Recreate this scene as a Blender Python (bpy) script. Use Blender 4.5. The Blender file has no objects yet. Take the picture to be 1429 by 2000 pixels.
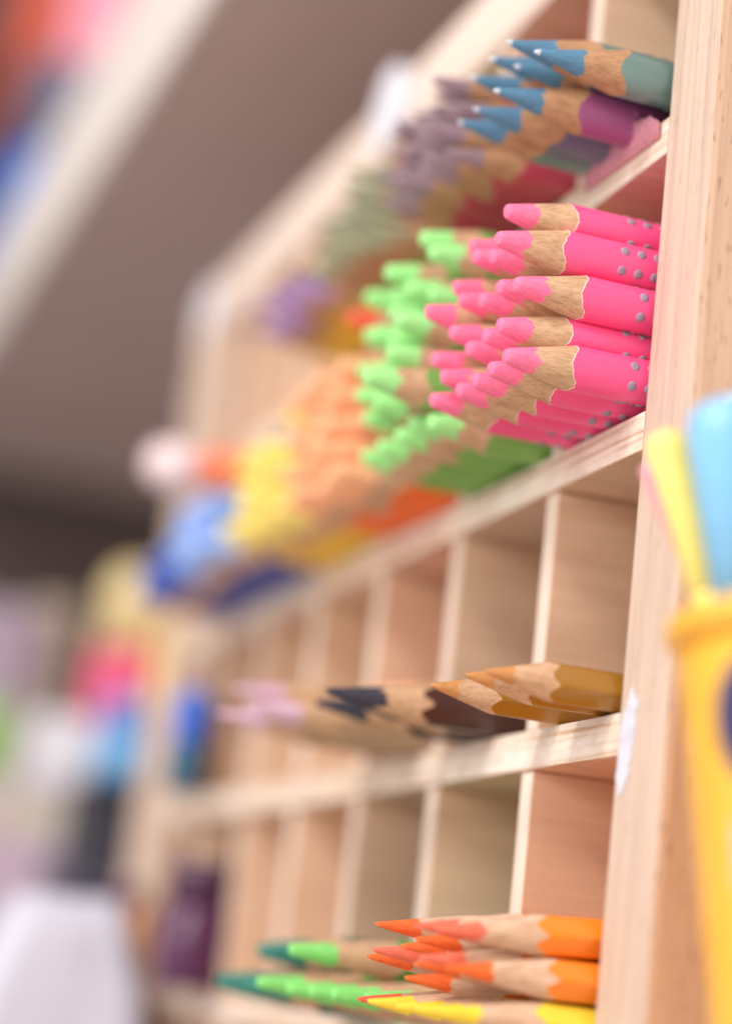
import bpy, bmesh, math, random
from mathutils import Vector, Matrix

rnd = random.Random(7)
scn = bpy.context.scene
COL = scn.collection
ZUP = 0.150                       # the rack stands on a counter at z = 0


def W(x, y, z):                   # rack millimetres -> world metres
    return Vector((x * .001, y * .001, z * .001 + ZUP))


# ------------------------------------------------------------------ materials
def new_mat(name):
    m = bpy.data.materials.new(name)
    m.use_nodes = True
    nt = m.node_tree
    b = nt.nodes['Principled BSDF']
    return m, nt, b


def ramp(nt, fac, stops):
    r = nt.nodes.new('ShaderNodeValToRGB')
    e = r.color_ramp.elements
    while len(e) < len(stops):
        e.new(.5)
    for el, (p, c) in zip(e, stops):
        el.position = p
        el.color = (*c, 1) if len(c) == 3 else c
    nt.links.new(fac, r.inputs['Fac'])
    return r.outputs['Color']


def coords(nt, scale, rand=True):
    tc = nt.nodes.new('ShaderNodeTexCoord')
    mp = nt.nodes.new('ShaderNodeMapping')
    mp.inputs['Scale'].default_value = scale
    nt.links.new(tc.outputs['Object'], mp.inputs['Vector'])
    if rand:
        oi = nt.nodes.new('ShaderNodeObjectInfo')
        mu = nt.nodes.new('ShaderNodeMath')
        mu.operation = 'MULTIPLY'
        mu.inputs[1].default_value = 37.0
        nt.links.new(oi.outputs['Random'], mu.inputs[0])
        nt.links.new(mu.outputs[0], mp.inputs['Location'])
    return mp.outputs['Vector']


def noise(nt, vec, scale, detail=4, rough=.55):
    n = nt.nodes.new('ShaderNodeTexNoise')
    n.inputs['Scale'].default_value = scale
    n.inputs['Detail'].default_value = detail
    n.inputs['Roughness'].default_value = rough
    nt.links.new(vec, n.inputs['Vector'])
    return n.outputs['Fac']


def mix(nt, fac, a, b, mode='MIX'):
    m = nt.nodes.new('ShaderNodeMix')
    m.data_type = 'RGBA'
    m.blend_type = mode
    for sock, val in ((m.inputs['Factor'], fac), (m.inputs['A'], a), (m.inputs['B'], b)):
        if hasattr(val, 'is_linked'):
            nt.links.new(val, sock)
        elif isinstance(val, (int, float)):
            sock.default_value = val
        else:
            sock.default_value = (*val, 1)
    return m.outputs['Result']


def bump(nt, b, height, strength, dist=.0004):
    bp = nt.nodes.new('ShaderNodeBump')
    bp.inputs['Strength'].default_value = strength
    bp.inputs['Distance'].default_value = dist
    nt.links.new(height, bp.inputs['Height'])
    nt.links.new(bp.outputs['Normal'], b.inputs['Normal'])


def stretch(axis, along, across):
    return tuple(along if i == axis else across for i in range(3))


def beech(name, axis, light, dark, fleck=.55, rough=.55, fine=650):
    """planed beech: fine streaks along the grain plus the short dark flecks of the rays"""
    m, nt, b = new_mat(name)
    v = coords(nt, stretch(axis, .03, 1.0))
    s1 = noise(nt, v, fine, 5, .6)
    v2 = coords(nt, stretch(axis, .12, 1.0))
    s2 = noise(nt, v2, 70, 3)
    base = ramp(nt, s1, [(.32, dark), (.62, light)])
    tone = ramp(nt, s2, [(.3, (.88, .84, .80)), (.7, (1.04, 1.03, 1.02))])
    c = mix(nt, 1.0, base, tone, 'MULTIPLY')
    if fleck:
        v3 = coords(nt, stretch(axis, .15, 1.0))
        f = noise(nt, v3, 1600, 1, .3)
        fm = ramp(nt, f, [(.65, (0, 0, 0)), (.71, (1, 1, 1))])
        sep = nt.nodes.new('ShaderNodeRGBToBW')
        nt.links.new(fm, sep.inputs[0])
        mu = nt.nodes.new('ShaderNodeMath')
        mu.operation = 'MULTIPLY'
        mu.inputs[1].default_value = fleck
        nt.links.new(sep.outputs[0], mu.inputs[0])
        c = mix(nt, mu.outputs[0], c, (dark[0] * .42, dark[1] * .34, dark[2] * .28))
    nt.links.new(c, b.inputs['Base Color'])
    b.inputs['Roughness'].default_value = rough
    bump(nt, b, s1, .12, .0002)
    return m


def ply(name):
    """sawn plywood edge: thin lamellae running along X, patchy whitish sanding"""
    m, nt, b = new_mat(name)
    v = coords(nt, (9, 30, 620), False)
    s1 = noise(nt, v, 1.0, 4, .6)
    base = ramp(nt, s1, [(.38, (.56, .36, .21)), (.47, (.76, .60, .455)), (.6, (.86, .77, .68))])
    v2 = coords(nt, (60, 60, 140), False)
    s2 = noise(nt, v2, 1.0, 4)
    blot = ramp(nt, s2, [(.40, (.88, .83, .80)), (.56, (1, 1, 1))])
    c = mix(nt, 1.0, base, blot, 'MULTIPLY')
    v3 = coords(nt, (420, 420, 700), False)
    s3 = noise(nt, v3, 1.0, 2)
    c = mix(nt, .12, c, ramp(nt, s3, [(.35, (.45, .35, .27)), (.6, (.86, .78, .68))]))
    nt.links.new(c, b.inputs['Base Color'])
    b.inputs['Roughness'].default_value = .65
    bump(nt, b, s1, .15, .0003)
    return m


def plain(name, col, rough=.5, var=.12, scale=60, coat=0, axis=None):
    m, nt, b = new_mat(name)
    v = coords(nt, (1, 1, 1))
    n = noise(nt, v, scale, 4)
    lo = tuple(c * (1 - var) for c in col)
    hi = tuple(min(1, c * (1 + var)) for c in col)
    nt.links.new(ramp(nt, n, [(.3, lo), (.7, hi)]), b.inputs['Base Color'])
    b.inputs['Roughness'].default_value = rough
    b.inputs['Coat Weight'].default_value = coat
    bump(nt, b, n, .04, .0002)
    return m


def lacquer(name, col, rough=.38, coat=.15, metal=0.0):
    m, nt, b = new_mat(name)
    v = coords(nt, (1, .12, 1))
    n = noise(nt, v, 420, 4)
    nt.links.new(ramp(nt, n, [(.3, tuple(c * .93 for c in col)), (.7, tuple(min(1, c * 1.04) for c in col))]), b.inputs['Base Color'])
    n2 = noise(nt, coords(nt, (1, 1, 1)), 900, 3)
    rr = nt.nodes.new('ShaderNodeMapRange')
    rr.inputs['To Min'].default_value = rough - .06
    rr.inputs['To Max'].default_value = rough + .12
    nt.links.new(n2, rr.inputs['Value'])
    nt.links.new(rr.outputs[0], b.inputs['Roughness'])
    b.inputs['Coat Weight'].default_value = coat
    b.inputs['Coat Roughness'].default_value = .2
    b.inputs['Metallic'].default_value = metal
    bump(nt, b, n, .05, .0002)
    return m


def wax(name, col):
    """coloured core: matt wax with lathe marks and dust"""
    m, nt, b = new_mat(name)
    v = coords(nt, (1, .25, 1))
    n = noise(nt, v, 1500, 5, .65)
    lo = tuple(c * .82 for c in col)
    hi = tuple(min(1, c * 1.05 + .02) for c in col)
    nt.links.new(ramp(nt, n, [(.3, lo), (.65, hi)]), b.inputs['Base Color'])
    b.inputs['Roughness'].default_value = .55
    b.inputs['Specular IOR Level'].default_value = .35
    bump(nt, b, n, .35, .00025)
    return m


def cedar(name, light, dark):
    """the sharpened cone: bare wood, streaked along the pencil, fuzzy"""
    m, nt, b = new_mat(name)
    v = coords(nt, (1, .07, 1))
    s1 = noise(nt, v, 2900, 6, .7)
    c = ramp(nt, s1, [(.30, dark), (.52, light), (.75, tuple(min(1, k * 1.12) for k in light))])
    v2 = coords(nt, (1, .22, 1))
    s2 = noise(nt, v2, 700, 3)
    c = mix(nt, 1.0, c, ramp(nt, s2, [(.32, (.80, .74, .68)), (.6, (1, 1, 1))]), 'MULTIPLY')
    nt.links.new(c, b.inputs['Base Color'])
    b.inputs['Roughness'].default_value = .75
    b.inputs['Specular IOR Level'].default_value = .25
    bump(nt, b, s1, .5, .0003)
    return m


BE_L, BE_D = (.735, .535, .375), (.60, .405, .265)
M = {}
M['post'] = beech('beech_post', 2, (.71, .50, .355), (.60, .40, .27), fleck=.55)
M['post_edge'] = beech('beech_post_edge', 2, (.665, .53, .435), (.54, .41, .32), fleck=.2)
M['divider'] = beech('beech_divider', 1, (.86, .62, .44), (.78, .54, .365), fleck=.1)
M['divider_edge'] = beech('beech_divider_edge', 2, (.84, .73, .63), (.76, .63, .52), fleck=0)
M['board'] = beech('beech_board', 1, (.78, .57, .41), (.69, .48, .33), fleck=.12)
M['board_long'] = beech('beech_rail', 0, (.86, .74, .655), (.77, .64, .55), fleck=.1)
M['ply'] = ply('plywood_edge')
M['cedar'] = cedar('cedar_wood', (.66, .43, .265), (.45, .265, .145))
M['cedar_shaded'] = cedar('shaded_cedar_wood', (.52, .30, .165), (.34, .18, .09))  # cedar darkened, the shade on the top row is in its colour
M['cedar_pale'] = cedar('lime_wood', (.74, .53, .385), (.55, .36, .245))
M['primer'] = plain('primer_fringe', (.82, .66, .56), .8, .15, 900)
M['dot'] = plain('grey_rubber_dot', (.34, .27, .36), .75, .15, 800)
M['silver'] = plain('silver_point', (.52, .58, .66), .3, .05, 900)

# ------------------------------------------------------------------ builders


def link(name, me, parent=None, mats=()):
    o = bpy.data.objects.new(name, me)
    COL.objects.link(o)
    if parent:
        o.parent = parent
    for m in mats:
        o.data.materials.append(m)
    return o


def mesh_from(bm, name, smooth=False):
    bmesh.ops.recalc_face_normals(bm, faces=bm.faces)
    me = bpy.data.meshes.new(name)
    bm.to_mesh(me)
    bm.free()
    if smooth:
        for p in me.polygons:
            p.use_smooth = True
    return me


def box_bm(a, b, bev=.0, seg=2, bm=None):
    """box between two corners in millimetres (local), bevelled"""
    new = bmesh.new()
    x0, y0, z0 = [k * .001 for k in a]
    x1, y1, z1 = [k * .001 for k in b]
    vs = [new.verts.new(p) for p in ((x0, y0, z0), (x1, y0, z0), (x1, y1, z0), (x0, y1, z0), (x0, y0, z1), (x1, y0, z1), (x1, y1, z1), (x0, y1, z1))]
    for f in ((0, 3, 2, 1), (4, 5, 6, 7), (0, 1, 5, 4), (1, 2, 6, 5), (2, 3, 7, 6), (3, 0, 4, 7)):
        new.faces.new([vs[i] for i in f])
    if bev:
        bmesh.ops.bevel(new, geom=list(new.edges), offset=bev * .001, segments=seg, profile=.6, affect='EDGES')
    return new


def box(name, a, b, mat, parent=None, bev=.4, seg=2, edge=None):
    """edge: second material for the faces that look to -Y"""
    bm = box_bm(a, b, bev, seg)
    bmesh.ops.recalc_face_normals(bm, faces=bm.faces)
    if edge:
        for f in bm.faces:
            if f.normal.y < -.6:
                f.material_index = 1
    me = mesh_from(bm, name)
    return link(name, me, parent, [mat] + ([edge] if edge else []))


def thing(name, label, cat, loc, group=None, kind=None):
    o = bpy.data.objects.new(name, None)
    COL.objects.link(o)
    o.empty_display_size = .01
    o.location = loc
    o['label'] = label
    o['category'] = cat
    if group:
        o['group'] = group
    if kind:
        o['kind'] = kind
    return o


def lathe_bm(profile, n=48, close_top=True, close_bot=True):
    bm = bmesh.new()
    rings = []
    for r, z in profile:
        rings.append([bm.verts.new((r * .001 * math.cos(2 * math.pi * i / n), r * .001 * math.sin(2 * math.pi * i / n), z * .001)) for i in range(n)])
    for a, b in zip(rings, rings[1:]):
        for i in range(n):
            j = (i + 1) % n
            bm.faces.new((a[i], a[j], b[j], b[i]))
    if close_bot:
        bm.faces.new(rings[0][::-1])
    if close_top:
        bm.faces.new(rings[-1])
    return bm


def lathe(name, profile, mat, parent, n=48, loc=None, rot=None, **k):
    o = link(name, mesh_from(lathe_bm(profile, n, **k), name, True), parent, [mat])
    if loc is not None:
        o.location = loc
    if rot is not None:
        o.rotation_mode = 'QUATERNION'
        o.rotation_quaternion = rot
    return o


# ------------------------------------------------------------------ pencils
def section(theta, ri, p, faces):
    if faces == 3:                     # soft rounded triangle
        return ri * (1 + (p - 1) * (1 - math.cos(3 * theta)) / 2)
    s = 0
    for k in range(faces):
        c = math.cos(theta - 2 * math.pi * k / faces)
        if c > 0:
            s += (c / ri) ** p
    return s ** (-1 / p)


class Kind:
    def __init__(s, faces, ri, p, slope, rt, core, jag, dots=False, wood='cedar', n=60, length=158):
        s.faces, s.ri, s.p, s.slope, s.rt, s.core, s.jag = faces, ri, p, slope, rt, core, jag
        s.dots, s.wood, s.n, s.length = dots, wood, n, length


JUMBO = Kind(3, 4.1, 1.08, .225, 1.4, 5.6, .9, True)
JUMBO_PLAIN = Kind(3, 4.1, 1.08, .215, 1.55, 6.4, .9, False, n=42)
JUMBO_LONG = Kind(3, 4.1, 1.08, .175, 1.55, 9.5, .9, False, n=42)
JUMBO_BLUE = Kind(3, 4.25, 1.12, .235, .42, 9.6, .7, True, 'cedar_shaded')
JUMBO_SHADED = Kind(3, 3.45, 1.08, .185, .7, 7.8, .9, False, 'cedar_shaded', n=42)
JUMBO_TALL = Kind(3, 4.1, 1.08, .135, 1.15, 9.5, .8, False, 'cedar', n=42)
HEX = Kind(6, 3.45, 16, .172, .42, 8.2, .8, False, 'cedar_pale', n=72)
HEX_SHORT = Kind(6, 3.45, 16, .26, .42, 5.2, .7, False, 'cedar', n=72)
HEX_DARK = Kind(6, 3.9, 16, .17, .6, 11.5, 1.6, False, 'cedar', n=48)
_cache = {}


def jag_fn(rg, amp):
    ph = [(rg.uniform(0, 6.28), k) for k in (2, 3, 5, 7, 11)]
    return lambda t: amp * (sum(math.sin(k * t + p) / (1 + .25 * k) for p, k in ph) * .55 + rg.uniform(-.28, .28))


def pencil_meshes(kind, key, body, core, var, silver=False):
    ck = (id(kind), key, var, silver)
    if ck in _cache:
        return _cache[ck]
    rg = random.Random(hash((kind.faces, len(key), var)) & 0xffff)
    n = kind.n
    th = [2 * math.pi * i / n for i in range(n)]
    R = [section(t, kind.ri, kind.p, kind.faces) for t in th]
    jc = jag_fn(rg, kind.jag)
    sc = [max(1.5, kind.core + jc(t)) for t in th]
    jw = jag_fn(rg, .11 if kind.faces == 3 else .05)
    fine = [rg.uniform(-.2, .2) * (1 if kind.faces == 3 else .35) + jw(t) for t in th]
    sw = [(r - kind.rt) / kind.slope + f for r, f in zip(R, fine)]
    sc = [min(a, b - 1.0) for a, b in zip(sc, sw)]

    def P(t, r, s):
        return (r * .001 * math.cos(t), s * .001, r * .001 * math.sin(t))

    def cone(s):
        return kind.rt + kind.slope * s

    def skin(bm, rows, mats=None):
        vr = [[bm.verts.new(p) for p in row] for row in rows]
        for k, (a, b) in enumerate(zip(vr, vr[1:])):
            for i in range(n):
                j = (i + 1) % n
                f = bm.faces.new((a[i], b[i], b[j], a[j]))
                if mats:
                    f.material_index = mats[k]
        return vr

    # coloured core
    bm = bmesh.new()
    tipw = rg.uniform(-.25, .25)
    rows = [[P(t, kind.rt * .84, .05 + .2 * math.cos(t + tipw)) for t in th], [P(t, kind.rt * 1.0, .30 + .2 * math.cos(t + tipw)) for t in th], [P(t, cone(.9), .9) for t in th]]
    for k in (.35, .7, 1.0):
        rows.append([P(t, cone(.9 + (c - .9) * k) * (1 + (.012 * rg.uniform(-1, 1) if k < 1 else 0)), .9 + (c - .9) * k) for t, c in zip(th, sc)])
    vr = skin(bm, rows, [1 if silver else 0, 1 if silver else 0, 0, 0, 0])
    f = bm.faces.new(vr[0])
    f.material_index = 1 if silver else 0
    core_me = mesh_from(bm, 'coloured_core', True)
    core_me.materials.append(core)
    core_me.materials.append(M['silver'])
    # bare wood
    bm = bmesh.new()
    rows = []
    for k in (0, .25, .5, .75, 1):
        rows.append([P(t, cone(c + (max(w - .17, c) - c) * k), c + (max(w - .17, c) - c) * k) for t, c, w in zip(th, sc, sw)])
    rows.append([P(t, cone(w) + .03, w) for t, w in zip(th, sw)])
    skin(bm, rows, [0, 0, 0, 0, 1])
    wood_me = mesh_from(bm, 'sharpened_wood', True)
    wood_me.materials.append(M[kind.wood])
    wood_me.materials.append(M['primer'] if key == 'pink' else M[kind.wood])
    # lacquered shaft
    bm = bmesh.new()
    L = kind.length
    rows = [[P(t, r + fi * kind.slope * .0 + .03, w) for t, r, w, fi in zip(th, R, sw, fine)], [P(t, r + .07, w + .5) for t, r, w in zip(th, R, sw)]]
    for s in (40, 90, L - .5):
        rows.append([P(t, r + .07, s) for t, r in zip(th, R)])
    rows.append([P(t, r - .5, L) for t, r in zip(th, R)])
    vr = skin(bm, rows)
    bm.faces.new(vr[-1][::-1])
    shaft_me = mesh_from(bm, 'lacquered_shaft', True)
    shaft_me.materials.append(body)
    # raised grip dots
    dots_me = None
    if kind.dots:
        bm = bmesh.new()
        s0 = (kind.ri - kind.rt) / kind.slope + 12.5
        for k in range(3):
            a = 2 * math.pi * k / 3
            for side in (-1, 1):
                t = a + side * .47
                rr = section(t, kind.ri, kind.p, 3) + .02
                nrm = Vector((math.cos(a + side * .30), 0, math.sin(a + side * .30)))
                tan = Vector((-nrm.z, 0, nrm.x))
                for c in range(12):
                    ctr = Vector((rr * math.cos(t), s0 + 3.45 * c + (side * .15), rr * math.sin(t)))
                    rings = []
                    for rad, h in ((.98, -.1), (.84, .16), (.5, .25)):
                        rings.append([bm.verts.new((ctr + nrm * h + tan * (rad * math.cos(q * math.pi / 5)) + Vector((0, rad * math.sin(q * math.pi / 5), 0))) * .001) for q in range(10)])
                    for r0, r1 in zip(rings, rings[1:]):
                        for q in range(10):
                            bm.faces.new((r0[q], r0[(q + 1) % 10], r1[(q + 1) % 10], r1[q]))
                    bm.faces.new(rings[-1])
        dots_me = mesh_from(bm, 'grip_dots', True)
        dots_me.materials.append(M['dot'] if key == 'pink' else body)
    _cache[ck] = (shaft_me, wood_me, core_me, dots_me)
    return _cache[ck]


def pencil(kind, key, body, core, tip, label, group, roll=0., pitch=0., yaw=0., var=0, silver=False):
    t = thing('coloured_pencil', label, 'pencil', W(*tip), group)
    t.rotation_euler = (math.radians(pitch), math.radians(roll), math.radians(yaw))
    sh, wo, co, do = pencil_meshes(kind, key, body, core, var, silver)
    link('shaft', sh, t)
    link('sharpened_wood', wo, t)
    link('coloured_core', co, t)
    if do:
        link('grip_dots', do, t)
    return t


ORD = ['first', 'second', 'third', 'fourth', 'fifth', 'sixth', 'seventh', 'eighth', 'ninth', 'tenth', 'eleventh', 'twelfth']


def layers(tips, step):
    """group tips into layers by height: returns for each tip (layer name, order from the right)"""
    zs = sorted(range(len(tips)), key=lambda i: tips[i][2])
    lay, cur, base = {}, 0, None
    for i in zs:
        z = tips[i][2]
        if base is None:
            base = z
        if z - base > step:
            cur += 1
            base = z
        lay[i] = cur
    top = cur
    out = []
    for i in range(len(tips)):
        same = sorted([j for j in lay if lay[j] == lay[i]], key=lambda j: -tips[j][0])
        if top == 0:
            nm = 'only layer'
        elif lay[i] == 0:
            nm = 'bottom layer'
        elif lay[i] == top:
            nm = 'top layer'
        else:
            nm = ORD[lay[i]] + ' layer'
        out.append((nm, ORD[min(same.index(i), 11)]))
    return out


def bundle(kind, key, body, core, tips, what, where, step=5.5, rolls=None, silver=False, alt=None, pitches=None):
    for i, (tp, (nm, od)) in enumerate(zip(tips, layers(tips, step))):
        r = random.Random(i * 31 + len(key))
        roll = rolls[i] if rolls and rolls[i] is not None else r.uniform(0, 360 / kind.faces)
        bd, wt, k2, cr = body, what, key, core
        if alt and i in alt:
            bd, wt, k2, cr = (alt[i] + (core,))[:4]
        pencil(kind, k2, bd, cr, tp, '%s, %s from right, %s, %s' % (wt, od, nm.replace('only layer', 'front'), where),
               'pencils, ' + where, roll, pitches.get(i, 0) + r.uniform(-.35, .35) if pitches else r.uniform(-.5, .5), r.uniform(-.6, .6), i % 3, silver)


def fill(x0, x1, z0, ztop, n, d, seed, ymean=-28, yvar=3.2):
    """loose packing of n tips in a cell, bottom layer first"""
    r = random.Random(seed)
    tips, z, row = [], z0, 0
    per = int((x1 - x0) / d) + 1
    while len(tips) < n and z < ztop:
        off = (d / 2 if row % 2 else 0)
        k = per - (row % 2)
        xs = [x1 - off - d * i for i in range(k)]
        for x in xs:
            if len(tips) < n:
                tips.append((x + r.uniform(-.5, .5), ymean + r.uniform(-yvar, yvar), z + r.uniform(-.5, .5)))
        z += d * .88
        row += 1
    return tips


C = dict(
    pink=(.97, .105, .30), pink_core=(.96, .18, .34), green=(.22, .48, .11), green_core=(.36, .84, .28),
    orange=(.90, .17, .03), peach_core=(.98, .49, .26), yellow=(.82, .52, .04), yellow_core=(.98, .79, .21),
    lblue=(.045, .08, .34), lblue_core=(.34, .52, .97), dblue_core=(.05, .13, .55),
    steel=(.17, .29, .275), steel_core=(.085, .225, .36), pink_bounce=(.36, .09, .24), mauve_core=(.31, .21, .25), rose=(.55, .07, .12),  # mauve_core darkened for top-row shade; pink bounce painted into a steel shaft
    sage_core=(.35, .36, .23), purple_core=(.40, .25, .50), gold=(.37, .175, .016), gold_core=(.57, .26, .08),
    brown=(.065, .024, .022), navy_core=(.035, .035, .06), lilac_core=(.68, .45, .58), orng=(.95, .27, .02), orng_core=(.86, .15, .025), salmon_core=(.80, .17, .10), red_core=(.88, .12, .06),
    yel=(.96, .76, .06), yel_core=(.96, .72, .05), teal=(.01, .12, .09), teal_core=(.03, .23, .18), lgreen=(.10, .40, .08), lgreen_core=(.24, .74, .18),
    slate=(.15, .16, .24), tan=(.50, .33, .21))
L = {k: (wax('core_' + k, v) if k.endswith('core') else lacquer('lacquer_' + k, v)) for k, v in C.items()}
L['gold'] = lacquer('lacquer_gold', C['gold'], .25, .6)
L['orng'] = lacquer('lacquer_orng', C['orng'], .28, .5)
L['yel'] = lacquer('lacquer_yel', C['yel'], .28, .5)
L['brown'] = lacquer('lacquer_brown', C['brown'], .3, .4)
L['steel'] = lacquer('lacquer_steel', C['steel'], .32, .4, .25)

# row with the bright bundles (shelf top at z = 38.8)
pink = [(-10.6, -26.9, 75.4), (-7.1, -29.5, 68.2), (-16.0, -27.0, 68.0), (-23.6, -27.7, 70.2), (-30.2, -26.3, 74.7), (-5.0, -25.8, 59.3), (-12.5, -26.2, 60.9), (-20.2, -26.7, 60.4), (-27.7, -28.2, 62.3), (-35.0, -27.1, 67.3), (-29.1, -28.9, 55.8), (-35.0, -32.4, 61.0), (-8.5, -26.9, 52.0), (-15.9, -26.8, 52.0), (-23.3, -27.2, 51.3), (-35.0, -30.0, 51.6), (-30.3, -29.4, 46.9), (-5.0, -26.4, 45.2), (-11.7, -26.6, 44.3), (-18.5, -27.1, 43.6), (-25.4, -27.6, 43.3), (-35.0, -29.4, 43.2)]
# roll 0 turns one flat face to +X (towards the camera)
prolls = [62, 4, 20, None, None, 6, 30, None, None, None, None, None, 58, 25, None, None, None, 3, 55, 40, 50, 70]
bundle(JUMBO, 'pink', L['pink'], L['pink_core'], pink, 'hot pink dotted pencil', 'beside right post', 6.0, prolls)
green = [(-58.1, -27.5, 85.0), (-51.7, -27.3, 79.9), (-68.7, -31.0, 79.9), (-80.0, -20.6, 85.0), (-88.0, -29.1, 80.1), (-76.5, -26.2, 77.6), (-54.2, -25.5, 71.6), (-51.9, -32.9, 63.8), (-87.5, -28.4, 71.1), (-74.8, -26.5, 67.1), (-60.1, -22.7, 64.2), (-68.8, -27.7, 61.5), (-83.7, -25.3, 63.1), (-53.6, -37.9, 51.0), (-76.7, -21.6, 58.9), (-60.0, -20.4, 56.1), (-72.1, -27.2, 52.0), (-85.6, -27.0, 51.7), (-58.9, -25.3, 44.7), (-67.1, -25.2, 44.0), (-87.5, -26.0, 43.2), (-76.6, -26.0, 43.2), (-50.5, -24, 43.3),
         (-62.5, -28, 75.0), (-87.5, -29, 62.5), (-68.5, -29, 71.0), (-80.5, -29, 69.5), (-60.5, -30, 54.0), (-79.5, -31, 54.8), (-66.5, -31, 50.0), (-55, -33, 57.5)]
bundle(JUMBO_PLAIN, 'green', L['green'], L['green_core'], green, 'light green jumbo pencil', 'bundle left of pink')
peach = fill(-144, -102, 43.2, 78, 33, 6.9, 3)
bundle(JUMBO_LONG, 'peach', L['orange'], L['peach_core'], peach, 'orange pencil with peach tip', 'bundle left of green')
pencil(JUMBO_PLAIN, 'redone', L['orange'], L['red_core'], (-107, -27, 81), 'blurred pencil with a red tip lying on top of the peach tipped bundle', 'odd pencils lying on a bundle', 20)
yellow = fill(-197, -155, 43.2, 74, 27, 6.9, 5)
bundle(JUMBO_LONG, 'yellow', L['yellow'], L['yellow_core'], yellow, 'yellow tipped pencil', 'bundle left of peach')
lblue = fill(-250, -208, 43.2, 66, 20, 6.9, 9, -30)
bundle(JUMBO_LONG, 'lblue', L['lblue'], L['lblue_core'], lblue, 'pale blue tipped pencil', 'bundle left of yellow')
dblue = fill(-303, -261, 43.2, 62, 13, 6.9, 11, -29)
bundle(JUMBO_LONG, 'dblue', L['lblue'], L['dblue_core'], dblue, 'dark blue tipped pencil', 'bundle left of pale blue')

# top row (shelf top at z = 97.8)
blue0 = [(-12.0, -29.6, 110.3), (-5.0, -26.3, 106.3), (-26.9, -27.4, 113.5), (-19.8, -24.6, 109.7), (-35.0, -28.2, 112.4), (-16.9, -29.4, 102.2), (-27.4, -29.6, 102.2), (-35.0, -30.0, 102.2)]
bundle(JUMBO_BLUE, 'steel', L['steel'], L['steel_core'], blue0, 'steel blue pencil with silver point', 'top row by post', 5.5, [50, 8, None, None, None, 20, None, None], True,
       alt={5: (L['pink_bounce'], 'magenta pencil with steel blue tip', 'steelmag'), 6: (L['slate'], 'slate grey pencil with steel blue tip', 'steelslate')})  # the magenta one is a steel shaft painted with the pink bounce from the bundle below
mauve = fill(-89, -49, 101.6, 128, 26, 6.3, 21)
bundle(JUMBO_SHADED, 'mauve', L['rose'], L['mauve_core'], mauve, 'rose pencil with mauve tip', 'top row second cell')
sage = fill(-142, -102, 101.6, 126, 24, 6.3, 23)
bundle(JUMBO_SHADED, 'sage', L['green'], L['sage_core'], sage, 'green pencil with sage tip', 'top row third cell')
purple = fill(-200, -155, 101.6, 122, 13, 6.8, 27)
bundle(JUMBO_SHADED, 'purple', L['yellow'], L['purple_core'], purple, 'purple tipped pencil', 'far end of top row')

# third row: few pencils left (shelf top at z = -17.8)
gold = [(-5.0, -24.1, -13.6), (-12.5, -24.9, -13.6), (-29.0, -25.3, -13.9)]
for tp, rl, lb, vr in zip(gold, (46, 44, 47), ('ochre hexagonal pencil lying nearest the right post, its whole painted facet in view', 'ochre hexagonal pencil between two others on the shelf end', 'ochre hexagonal pencil with its tip reaching farthest left of the three'), (0, 1, 2)):
    pencil(HEX_SHORT, 'gold', L['gold'], L['gold_core'], tp, lb, 'ochre pencils on the third shelf', rl, 0, rnd.uniform(-.4, .4), vr)
brown = [(-61, -36, -13.4), (-71, -28, -13.4), (-81, -32, -13.4)]
bundle(HEX_DARK, 'brown', L['brown'], L['navy_core'], brown, 'dark brown pencil with a navy tip', 'left of the ochre pencils', rolls=[30, 30, 30])
lilac = [(-103, -41, -13.4), (-113, -36, -13.4), (-124, -42, -13.4), (-128, -38, -6.6)]
bundle(HEX_DARK, 'lilac', L['tan'], L['lilac_core'], lilac, 'lilac tipped pencil', 'left of the brown pencils', rolls=[30, 12, 40, 30])
recess = [(-104, -9, -5.6), (-113, -12, -5.6), (-122, -8, -5.6), (-131, -10, -13.4), (-139.5, -9, -13.4)]
bundle(JUMBO_PLAIN, 'recess', L['orange'], L['peach_core'], recess, 'orange pencil with peach tip', 'third shelf, behind lilac', rolls=[10] * 5)

# fourth row (shelf top at z = -77)
orange = [(-33.9, -29.6, -59.0), (-13.4, -29.4, -59.1), (-6.2, -28.2, -59.5), (-19.5, -26.8, -61.3), (-24.9, -27.3, -62.6), (-29.9, -30.9, -63.8), (-35.0, -30.1, -65.0), (-10.3, -29.0, -64.5), (-16.1, -27.6, -65.6), (-4.5, -26.2, -65.8), (-22.2, -27.0, -68.2)]
bundle(HEX, 'orng', L['orng'], L['orng_core'], orange, 'bright orange pencil', 'lying on the yellow pencils', 2.6, [30] * 11,
       alt={i: (L['orng'], 'bright orange pencil with salmon tip', 'orngsalmon', L['salmon_core']) for i in (1, 2, 5, 7)}, pitches={0: 1, 1: 2.5, 2: 4.0, 3: 2, 4: 1, 7: 1})
yel = [(-27.0, -31.9, -73.0), (-20.0, -28.9, -73.3), (-12.5, -27.8, -73.3), (-4.8, -27.7, -73.3)]
bundle(HEX, 'yel', L['yel'], L['yel_core'], yel, 'lemon yellow pencil', 'under the orange pencils', rolls=[30] * 4, pitches={0: 0})
pencil(HEX, 'redy', L['orng'], L['red_core'], (-34.6, -31.2, -72.8), 'red tipped pencil at the left end of the lemon yellow row', 'odd pencils lying on a bundle', 30)
lgreen = [(-52, -24, -72.6), (-60.5, -28, -72.6), (-69, -30, -72.6), (-77.5, -32, -72.6), (-86, -36, -72.0), (-76, -33, -64.8), (-58, -10, -64.8)]
bundle(JUMBO_TALL, 'lgreen', L['lgreen'], L['lgreen_core'], lgreen, 'light green jumbo pencil', 'on the lowest shelf')
teal = [(-103, -33, -72.8), (-112, -33, -72.8), (-121, -35, -72.8), (-130, -32, -72.8), (-107, -29, -65.2), (-116, -28, -65.2)]
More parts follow.
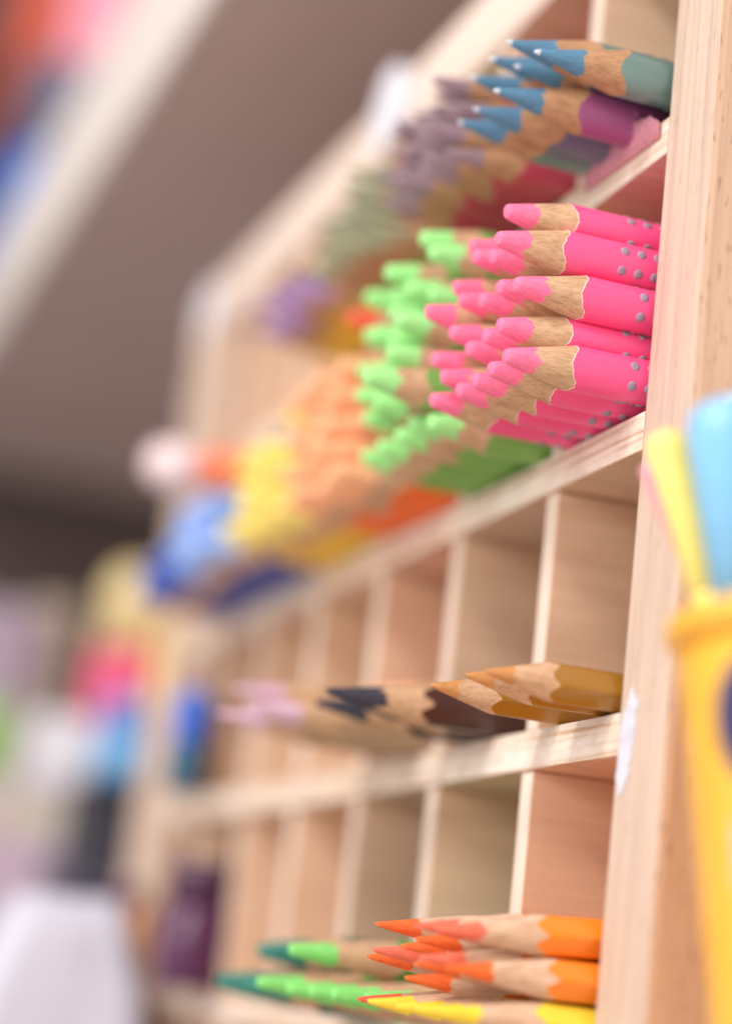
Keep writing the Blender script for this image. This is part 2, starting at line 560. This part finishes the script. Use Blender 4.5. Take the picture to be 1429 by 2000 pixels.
bundle(JUMBO_LONG, 'teal', L['teal'], L['teal_core'], teal, 'dark teal pencil', 'lowest shelf, far side')

# ------------------------------------------------------------------ the rack
rack = thing('pencil_rack', 'beech pencil rack with square pigeonholes, open at the front and filled with coloured pencils', 'rack', W(0, 0, -150))
DEP = 150
OFF = -150


def rbox(name, a, b, mat, bev=.5, edge=None):
    a = (a[0], a[1], a[2] - OFF)
    b = (b[0], b[1], b[2] - OFF)
    return box(name, a, b, mat, rack, bev, 2, edge)


rbox('upright', (0, 0, -150), (19.5, DEP, 152.6), M['post'], 1.6, M['post_edge'])
rbox('upright', (-400, 0, -150), (-372, DEP, 152.6), M['post'], 1.2, M['post_edge'])
rbox('inner_post', (-371, 1.0, -150), (-346, DEP, 152.6), M['post'], 1.0, M['post_edge'])
rbox('top_board', (-400, 0, 153), (19.5, DEP, 174.5), M['board'], .8, M['board_long'])
SH = [(90.2, 97.8), (31.2, 38.8), (-25.6, -17.8), (-84.6, -77.0), (-149.5, -142)]
for z0, z1 in SH:
    rbox('shelf', (-345.6, .6, z0), (-.4, DEP, z1), M['board'], .35, M['ply'])
rows = [(98.0, 152.8), (39.0, 90.0), (-17.6, 31.0), (-76.8, -25.8), (-141.8, -84.8)]
for z0, z1 in rows:
    for k in range(6):
        x = -39.6 - 52.9 * k
        rbox('divider', (x - 5.6, 1.4, z0), (x, DEP, z1), M['divider'], .3, M['divider_edge'])
rbox('back_panel', (-400, DEP + .4, -150), (19.5, DEP + 5, 174.5), M['board'], .3)

M['tag'] = plain('white_paper', (.74, .745, .82), .6, .03, 200)
M['tape'] = plain('torn_paper', (.60, .605, .68), .7, .15, 500)


def blob_patch(name, pts, thick, mat, axis):
    """thin patch with an irregular outline; axis: the direction it faces"""
    bm = bmesh.new()
    fr = [bm.verts.new(Vector(p) * .001) for p in pts]
    bm.faces.new(fr)
    r = bmesh.ops.extrude_face_region(bm, geom=list(bm.faces))
    vs = [v for v in r['geom'] if isinstance(v, bmesh.types.BMVert)]
    bmesh.ops.translate(bm, verts=vs, vec=Vector(axis) * thick * .001)
    return mesh_from(bm, name)


# torn white sticker on the front of the right upright (stuck on: a part of it)
r3 = random.Random(4)
pts = []
for k in range(26):
    a = 2 * math.pi * k / 26
    pts.append((5.0 + 3.0 * math.cos(a) * (1 + .35 * r3.uniform(-1, 1)) + 1.0 * math.sin(a), -.05, -23.5 + 9.2 * math.sin(a) * (1 + .1 * r3.uniform(-1, 1))))
me = blob_patch('sticker_remnant', pts, .12, M['tape'], (0, -1, 0))
o = link('sticker_remnant', me, None, [M['tape']])
o.location = W(0, 0, 0)
o['label'] = 'torn white sticker remnant on the front edge of the right post'
o['category'] = 'sticker'
# round white price tag on the top board
bm = box_bm((-11.5, -3.2, -12), (11.5, 0, 12), 0)
ve = [e for e in bm.edges if abs(e.verts[0].co.y - e.verts[1].co.y) > .001]
bmesh.ops.bevel(bm, geom=ve, offset=.0105, segments=8, profile=.5, affect='EDGES')
o = link('price_tag', mesh_from(bm, 'price_tag'), None, [M['tag']])
o.location = W(-174, -.3, 166)
o['label'] = 'blank white rounded price tag fixed to the edge of the top board'
o['category'] = 'price tag'
o['group'] = 'white tags on the rack'
bm = box_bm((-8, -2.4, -9), (8, 0, 9), 0)
ve = [e for e in bm.edges if abs(e.verts[0].co.y - e.verts[1].co.y) > .001]
bmesh.ops.bevel(bm, geom=ve, offset=.006, segments=6, profile=.5, affect='EDGES')
o = link('price_tag', mesh_from(bm, 'price_tag'), None, [M['tag']])
o.location = W(-372, -.3, 164)
o['label'] = 'small white tag at the far end of the top board'
o['category'] = 'price tag'
o['group'] = 'white tags on the rack'
# torn pink label curling off the upper shelf edge
M['pinkpaper'] = plain('pink_paper', (.62, .27, .33), .8, .2, 900)
bm = bmesh.new()
vr = []
N = 34
for i in range(N):
    u = i / (N - 1)
    x = -3.2 - 34 * u
    h = 3.6 * math.sin(math.pi * min(1, u * 1.1)) ** .6 * (1 - .35 * u) + r3.uniform(-.35, .35) + (.6 if .25 < u < .5 else 0)
    vr.append([bm.verts.new(Vector(p) * .001) for p in ((x, 0, -3.2), (x, -.5, 0), (x, -1.4, max(.3, h)), (x, -1.1, max(.3, h)), (x, -.2, 0), (x, .25, -3.2))])
for a, b in zip(vr, vr[1:]):
    for k in range(5):
        bm.faces.new((a[k], a[k + 1], b[k + 1], b[k]))
    bm.faces.new((a[5], a[0], b[0], b[5]))
bm.faces.new(vr[0])
bm.faces.new(vr[-1][::-1])
o = link('torn_label', mesh_from(bm, 'torn_label', True), None, [M['pinkpaper']])
o.location = W(0, .1, 97.6)
o['label'] = 'torn pink paper label with a frayed rim on the top shelf edge'
o['category'] = 'label'

# ------------------------------------------------------------------ shelf board overhead and the boxes on it
M['under'] = plain('brown_laminate', (.435, .335, .31), .55, .06, 8)
M['rail'] = plain('price_rail', (.70, .645, .60), .45, .03, 20)
ledge = thing('overhead_shelf', 'brown shelf board above the rack with a pale front rail', 'shelf', W(-412, -40, 226))
ledge.rotation_euler = (0, 0, math.radians(.7))
box('board', (-560, .4, 0), (620, 460, 18), M['under'], ledge, .5)
box('front_rail', (-560, -3.6, -.6), (620, 0, 63), M['rail'], ledge, 1.0)


def carton(label, a, b, col, cat='box', name='cardboard_box', group=None, band=None, rough=.5):
    t = thing(name, label, cat, W((a[0] + b[0]) / 2, (a[1] + b[1]) / 2, a[2]), group)
    ox, oy = (a[0] + b[0]) / 2, (a[1] + b[1]) / 2
    la = (a[0] - ox, a[1] - oy, 0)
    lb = (b[0] - ox, b[1] - oy, b[2] - a[2])
    m = plain('carton_%d' % len(bpy.data.materials), col, rough, .08, 30, .1)
    box('carton', la, lb, m, t, 1.2)
    if band:
        for (y0, z0, y1, z1, c) in band:
            mm = plain('print_%d' % len(bpy.data.materials), c, rough, .05, 40, .1)
            box('printed_panel', (lb[0] + .02, la[1] + y0, z0), (lb[0] + .35, la[1] + y1, z1), mm, t, 0)
    return t


carton('bright blue slim box standing behind the pale rail of the overhead shelf', (-900, -39, 244.4), (-720, -25, 346), (.0, .22, .88))
carton('pale lavender box next to the slim blue box on the overhead shelf', (-900, -24, 244.4), (-720, 90, 366), (.48, .41, .56))
carton('dark grey flat box lying on the lavender box', (-900, -37, 366.4), (-725, 90, 404), (.13, .135, .20))
carton('brick red box on top of the dark grey box', (-900, -45, 404.4), (-735, -24, 505), (.52, .085, .045))
carton('pink box on top of the dark grey box beside the red one', (-900, -23, 404.4), (-726, 80, 505), (.80, .33, .43))

# ------------------------------------------------------------------ things at the far end of the rack
M['pale'] = plain('pale_plastic', (.78, .62, .62), .4, .05, 90, .2)
# thick marker with a pale cap sticking out of the row
t = thing('crayon', 'short orange red crayon with a pale rounded cap lying on the blue tipped bundle', 'crayon', W(-268, -38, 77))
q = Vector((.5, .86, -.05)).to_track_quat('Z', 'X')
lathe('cap', [(1, 0), (4.5, .6), (6.8, 3), (7.4, 7), (7.4, 17), (6.6, 18)], M['pale'], t, 32, rot=q)
lathe('barrel', [(5.8, 18), (6.2, 19), (6.2, 41), (5, 42)], plain('crayon_orange', (.80, .17, .05), .4, .05, 60, .2), t, 32, rot=q)


def pot_bottle(label, x, y, z, h, r, body, cap, caph, name='ink_bottle', cat='bottle', group=None):
    t = thing(name, label, cat, W(x, y, z), group)
    bmat = plain('bottle_%d' % len(bpy.data.materials), body, .3, .05, 60, .3)
    cmat = plain('cap_%d' % len(bpy.data.materials), cap, .35, .05, 60, .2)
    hb = h - caph
    lathe('body', [(r * .92, 0), (r, .8), (r, hb - r * .25), (r * .8, hb), (r * .7, hb + .1)], bmat, t, 32)
    lathe('cap', [(r * .82, hb + .2), (r * .88, hb + .6), (r * .88, h - 1), (r * .78, h)], cmat, t, 32)
    return t


pot_bottle('small ink bottle, blue above and dark teal below, on the third shelf', -300, -6, -17.7, 32, 6.3, (.0, .09, .17), (.0, .13, .70), 17)
pot_bottle('small dark purple ink bottle on the lowest shelf', -266, -4, -76.9, 37, 12, (.075, .006, .06), (.05, .004, .04), 12)

o = link('paper_note', mesh_from(box_bm((-14, -.35, -15), (14, 0, 15), 0), 'paper_note'), None, [plain('note_paper', (.82, .58, .27), .7, .06, 60)])
o.location = W(-385, -.15, 33)
o['label'] = 'small pale yellow note stuck to the front of the far post'
o['category'] = 'note'
# ------------------------------------------------------------------ counter, end wall and what stands on the counter
def struct(name, a, b, mat):
    bm = box_bm(a, b, 0)
    o = link(name, mesh_from(bm, name), None, [mat])
    o.location = W(0, 0, 0)
    o['kind'] = 'structure'
    return o


M['wall'] = plain('dark_brown_wall', (.062, .040, .034), .7, .15, 4)
M['counter'] = plain('counter_laminate', (.55, .47, .42), .45, .05, 12)
struct('counter', (-979, -130, -172), (330, 420, -150.4), M['counter'])
struct('wall', (-1010, -700, -900), (-980, 470, 900), M['wall'])

Z0 = -150
carton('tall cream box at the back left, in front of the dark wall', (-720, -5, Z0), (-656, 15, 95), (.55, .46, .35))
carton('mauve box with a green panel and an orange stripe at the left edge', (-700, -40, Z0), (-640, -4, 88), (.40, .32, .40), band=[(2, 140, 29, 190, (.32, .60, .16)), (30, 128, 35.5, 156, (.90, .50, .10))])
b = pot_bottle('pinkish red bottle with a pale yellow round cap beyond the rack', -548, 22, Z0, 222, 18, (.74, .055, .17), (.62, .50, .25), 12)
carton('orange box between the red bottle and the rack post', (-528, 33, Z0), (-505, 46, 74), (.90, .34, .04))
lathe('round_cap', [(3, 222), (11, 223.5), (15, 230), (15, 238), (10, 246), (2, 249)], plain('yellow_knob', (.88, .72, .36), .4, .05, 50), b, 32)
t = thing('tape_roll', 'light blue tape roll topmost of the pair beside the rack post', 'tape roll', W(-500, 22, 20), 'blue tape rolls')
tm = plain('blue_tape', (.09, .21, .60), .35, .05, 40, .2)
tm2 = plain('blue_tape_light', (.10, .38, .72), .35, .05, 40, .2)
lathe('tape', [(8, 0), (17.5, .3), (17.5, 14), (8, 14.4)], tm, t, 40)
lathe('paper_core', [(7.8, .4), (7.8, 14)], M['tag'], t, 24)
t = thing('tape_roll', 'sky blue tape roll lowest of the pair, on the black box', 'tape roll', W(-500, 22, -1), 'blue tape rolls')
lathe('tape', [(8, 0), (18.5, .3), (18.5, 20), (8, 20.4)], tm2, t, 40)
lathe('paper_core', [(7.8, .4), (7.8, 20)], M['tag'], t, 24)
carton('black box with fine pale print lines under the blue tape rolls', (-530, -1, Z0), (-478, 45, -1.4), (.016, .018, .032),
       band=[(3, 132, 31, 133, (.3, .3, .36)), (3, 122, 31, 123, (.3, .3, .36)), (3, 112, 31, 113, (.3, .3, .36))])
carton('small white box on top of the lilac box at the left', (-560, -15, -3), (-530, 9, 27), (.86, .85, .88))
carton('lilac pink box low at the left, carrying the small white box', (-590, -52, Z0), (-528, 10, -3.4), (.62, .48, .58), band=[(20, 126, 61, 142, (.66, .60, .48))])
carton('charcoal box lying behind the white paper pad', (-500, -12, Z0), (-450, 12, -34), (.07, .07, .10))
pot_bottle('slim maroon bottle in front of the foot of the far post', -354, -8, Z0, 104, 6.2, (.16, .03, .085), (.10, .015, .06), 30)
pot_bottle('slim tan bottle between the maroon one and the purple ink', -333, -7, Z0, 97, 4.6, (.62, .29, .12), (.60, .27, .11), 20)
bm = box_bm((-322, -62, -150), (-288, -9, -54), 0)
bmesh.ops.recalc_face_normals(bm, faces=bm.faces)
bmesh.ops.subdivide_edges(bm, edges=list(bm.edges), cuts=7, use_grid_fill=True)
for v in bm.verts:
    k = max(0, (v.co.z * 1000 + 98) / 46)
    cy = -.038
    v.co.y = cy + (v.co.y - cy) * (1 - .55 * k ** 1.5)
    v.co.x += r3.uniform(-.0012, .0012)
    v.co.y -= abs(r3.uniform(0, .0015))
    v.co.z += r3.uniform(-.001, .001) if v.co.z > -.149 else 0
o = link('paper_bag', mesh_from(bm, 'paper_bag', True), None, [plain('bag_paper', (.66, .67, .79), .6, .04, 40)])
o.location = W(0, 0, 0)
o['label'] = 'crumpled pale lavender white paper bag at the lower left, before the rack'
o['category'] = 'paper bag'

# ------------------------------------------------------------------ pot with markers in front of the rack's right side
M['pot'] = lacquer('orange_yellow_plastic', (.98, .53, .055), .35, .3)
PX, PY = 69.22, 25.13
pot = thing('pen_pot', 'orange yellow plastic pot with a rolled rim, standing right of the rack', 'pot', W(PX, PY, -150))
ZR = 135.35


def pot_r(z):
    return max(20.0, 43.71 - (ZR - z) * .165)


prof = [(19, 0), (20, 1)] + [(pot_r(z), z) for z in range(6, int(ZR) - 2, 8)] + [(pot_r(ZR), ZR)]
lathe('wall', prof + [(pot_r(ZR) - .7, ZR + .1), (pot_r(ZR) - 1.0, ZR - 4), (18.8, 3)], M['pot'], pot, 96, close_top=True)
lathe('rim', [(ZR_ + r, ZR + h) for ZR_, r, h in ((pot_r(ZR), -.3, .2), (pot_r(ZR), 1.2, .2), (pot_r(ZR), 2.0, .8), (pot_r(ZR), 2.3, 2.2), (pot_r(ZR), 2.0, 3.7), (pot_r(ZR), 1.2, 4.4), (pot_r(ZR), .2, 4.4), (pot_r(ZR), -.6, 3.4), (pot_r(ZR), -.7, 1.2), (pot_r(ZR), -.3, .2))], M['pot'], pot, 96, close_top=False, close_bot=False)


def pot_patch(name, z0, z1, a0, a1, mat, oval):
    bm = bmesh.new()
    n, mrow = 24, 16
    g = {}
    for i in range(n + 1):
        for j in range(mrow + 1):
            u, v = i / n * 2 - 1, j / mrow * 2 - 1
            if oval:                               # disc mapping of the square grid
                uu = u * math.sqrt(max(0, 1 - v * v / 2))
                vv = v * math.sqrt(max(0, 1 - u * u / 2))
                u, v = uu, vv
            z = (z0 + z1) / 2 + v * (z1 - z0) / 2
            a = (a0 + a1) / 2 + u * (a1 - a0) / 2
            r = pot_r(z) + .15
            g[i, j] = bm.verts.new(Vector((r * math.cos(a), r * math.sin(a), z)) * .001)
    for i in range(n):
        for j in range(mrow):
            bm.faces.new((g[i, j], g[i + 1, j], g[i + 1, j + 1], g[i, j + 1]))
    return link(name, mesh_from(bm, name, True), pot, [mat])


M['navy'] = plain('navy_print', (.035, .03, .13), .4, .05, 60, .2)
M['tealp'] = plain('teal_print', (.25, .52, .42), .4, .05, 60, .2)
PA = -1.58
pot_patch('navy_disc', 112.8, 131.5, PA, PA + .5, M['navy'], True)
pot_patch('teal_bar', 98.8, 107.8, PA + .07, PA + .6, M['tealp'], False)


def marker(label, top, bot, r, col, capcol, caplen=26):
    T, B = W(*top), W(*bot)
    d = (T - B)
    ln = d.length * 1000
    t = thing('felt_pen', label, 'felt pen', B, 'felt pens in the pot')
    t.rotation_mode = 'QUATERNION'
    t.rotation_quaternion = d.to_track_quat('Z', 'Y')
    bm_ = lacquer('pen_%d' % len(bpy.data.materials), col, .3, .3)
    cm_ = lacquer('pencap_%d' % len(bpy.data.materials), capcol, .3, .3)
    lathe('barrel', [(r * .7, 0), (r * .95, .5), (r * .95, ln - caplen - .1), (r * .8, ln - caplen)], bm_, t, 40)
    lathe('cap', [(r * .9, ln - caplen + .1), (r, ln - caplen + .6), (r, ln - r * .8), (r * .92, ln - r * .42), (r * .7, ln - r * .15), (r * .38, ln - .15), (.12, ln)], cm_, t, 40)
    return t


marker('yellow felt pen with a rounded end leaning left in the pot', (48.45, -18.9, 20.19), (46.83, 22.54, -76.44), 3.25, (.97, .83, .22), (.97, .83, .22))
marker('thick light blue felt pen leaning left beside the yellow one', (61.87, -15.66, 23.32), (55.37, 14.42, -76.44), 6.49, (.22, .54, .84), (.22, .54, .84), 36)
marker('thin pink felt pen mostly hidden behind the yellow one', (38.06, -16.41, 17.48), (43.8, 36.71, -76.44), 1.62, (.90, .36, .44), (.90, .36, .44), 20)
marker('white felt pen behind the thick light blue one', (46.29, -4.19, 30.68), (44.88, 28.49, -76.44), 4.98, (.86, .86, .90), (.86, .86, .90), 36)

# ------------------------------------------------------------------ light


def area(name, loc, tgt, size, power, col):
    l = bpy.data.lights.new(name, 'AREA')
    l.shape = 'RECTANGLE'
    l.size, l.size_y = size
    l.energy = power
    l.color = col
    o = bpy.data.objects.new(name, l)
    COL.objects.link(o)
    o.location = loc
    o.rotation_euler = (Vector(tgt) - Vector(loc)).to_track_quat('-Z', 'Y').to_euler()
    return o


area('ceiling_lamp', (.55, -1.1, 1.25), (-.1, 0, .15), (.32, .25), 14, (1, .95, .92))
area('front_lamp', (.75, -1.75, .72), (-.15, 0, .15), (.9, .6), 13, (1, .95, .91))
wd = bpy.data.worlds.new('World')
scn.world = wd
wd.use_nodes = True
bg = wd.node_tree.nodes['Background']
bg.inputs['Color'].default_value = (1.0, .925, .905, 1)
bg.inputs['Strength'].default_value = 1.02

# ------------------------------------------------------------------ camera
cam = bpy.data.cameras.new('camera')
co = bpy.data.objects.new('camera', cam)
COL.objects.link(co)
right = Vector((0.32252275, 0.94026725, 0.10897972))
down = Vector((-0.17747817, 0.17316048, -0.96877084))
fwd = Vector((-0.92977448, 0.29310911, 0.2227251))
m = Matrix((right, -down, -fwd)).transposed().to_4x4()
m.translation = W(336.7708, -157.40899, -70.67501)
co.matrix_world = m
cam.sensor_fit = 'VERTICAL'
cam.sensor_height = 36
cam.lens = 4041.25 / 2000 * 36
cam.clip_start = .02
cam.clip_end = 50
cam.dof.use_dof = True
cam.dof.focus_distance = .386
cam.dof.aperture_fstop = 3.6
cam.dof.aperture_blades = 9
scn.camera = co

scn.view_settings.view_transform = 'Standard'
scn.view_settings.look = 'None'
scn.view_settings.exposure = .12
scn.view_settings.gamma = 1
scn.cycles.use_denoising = True
scn.cycles.max_bounces = 10
scn.cycles.diffuse_bounces = 5
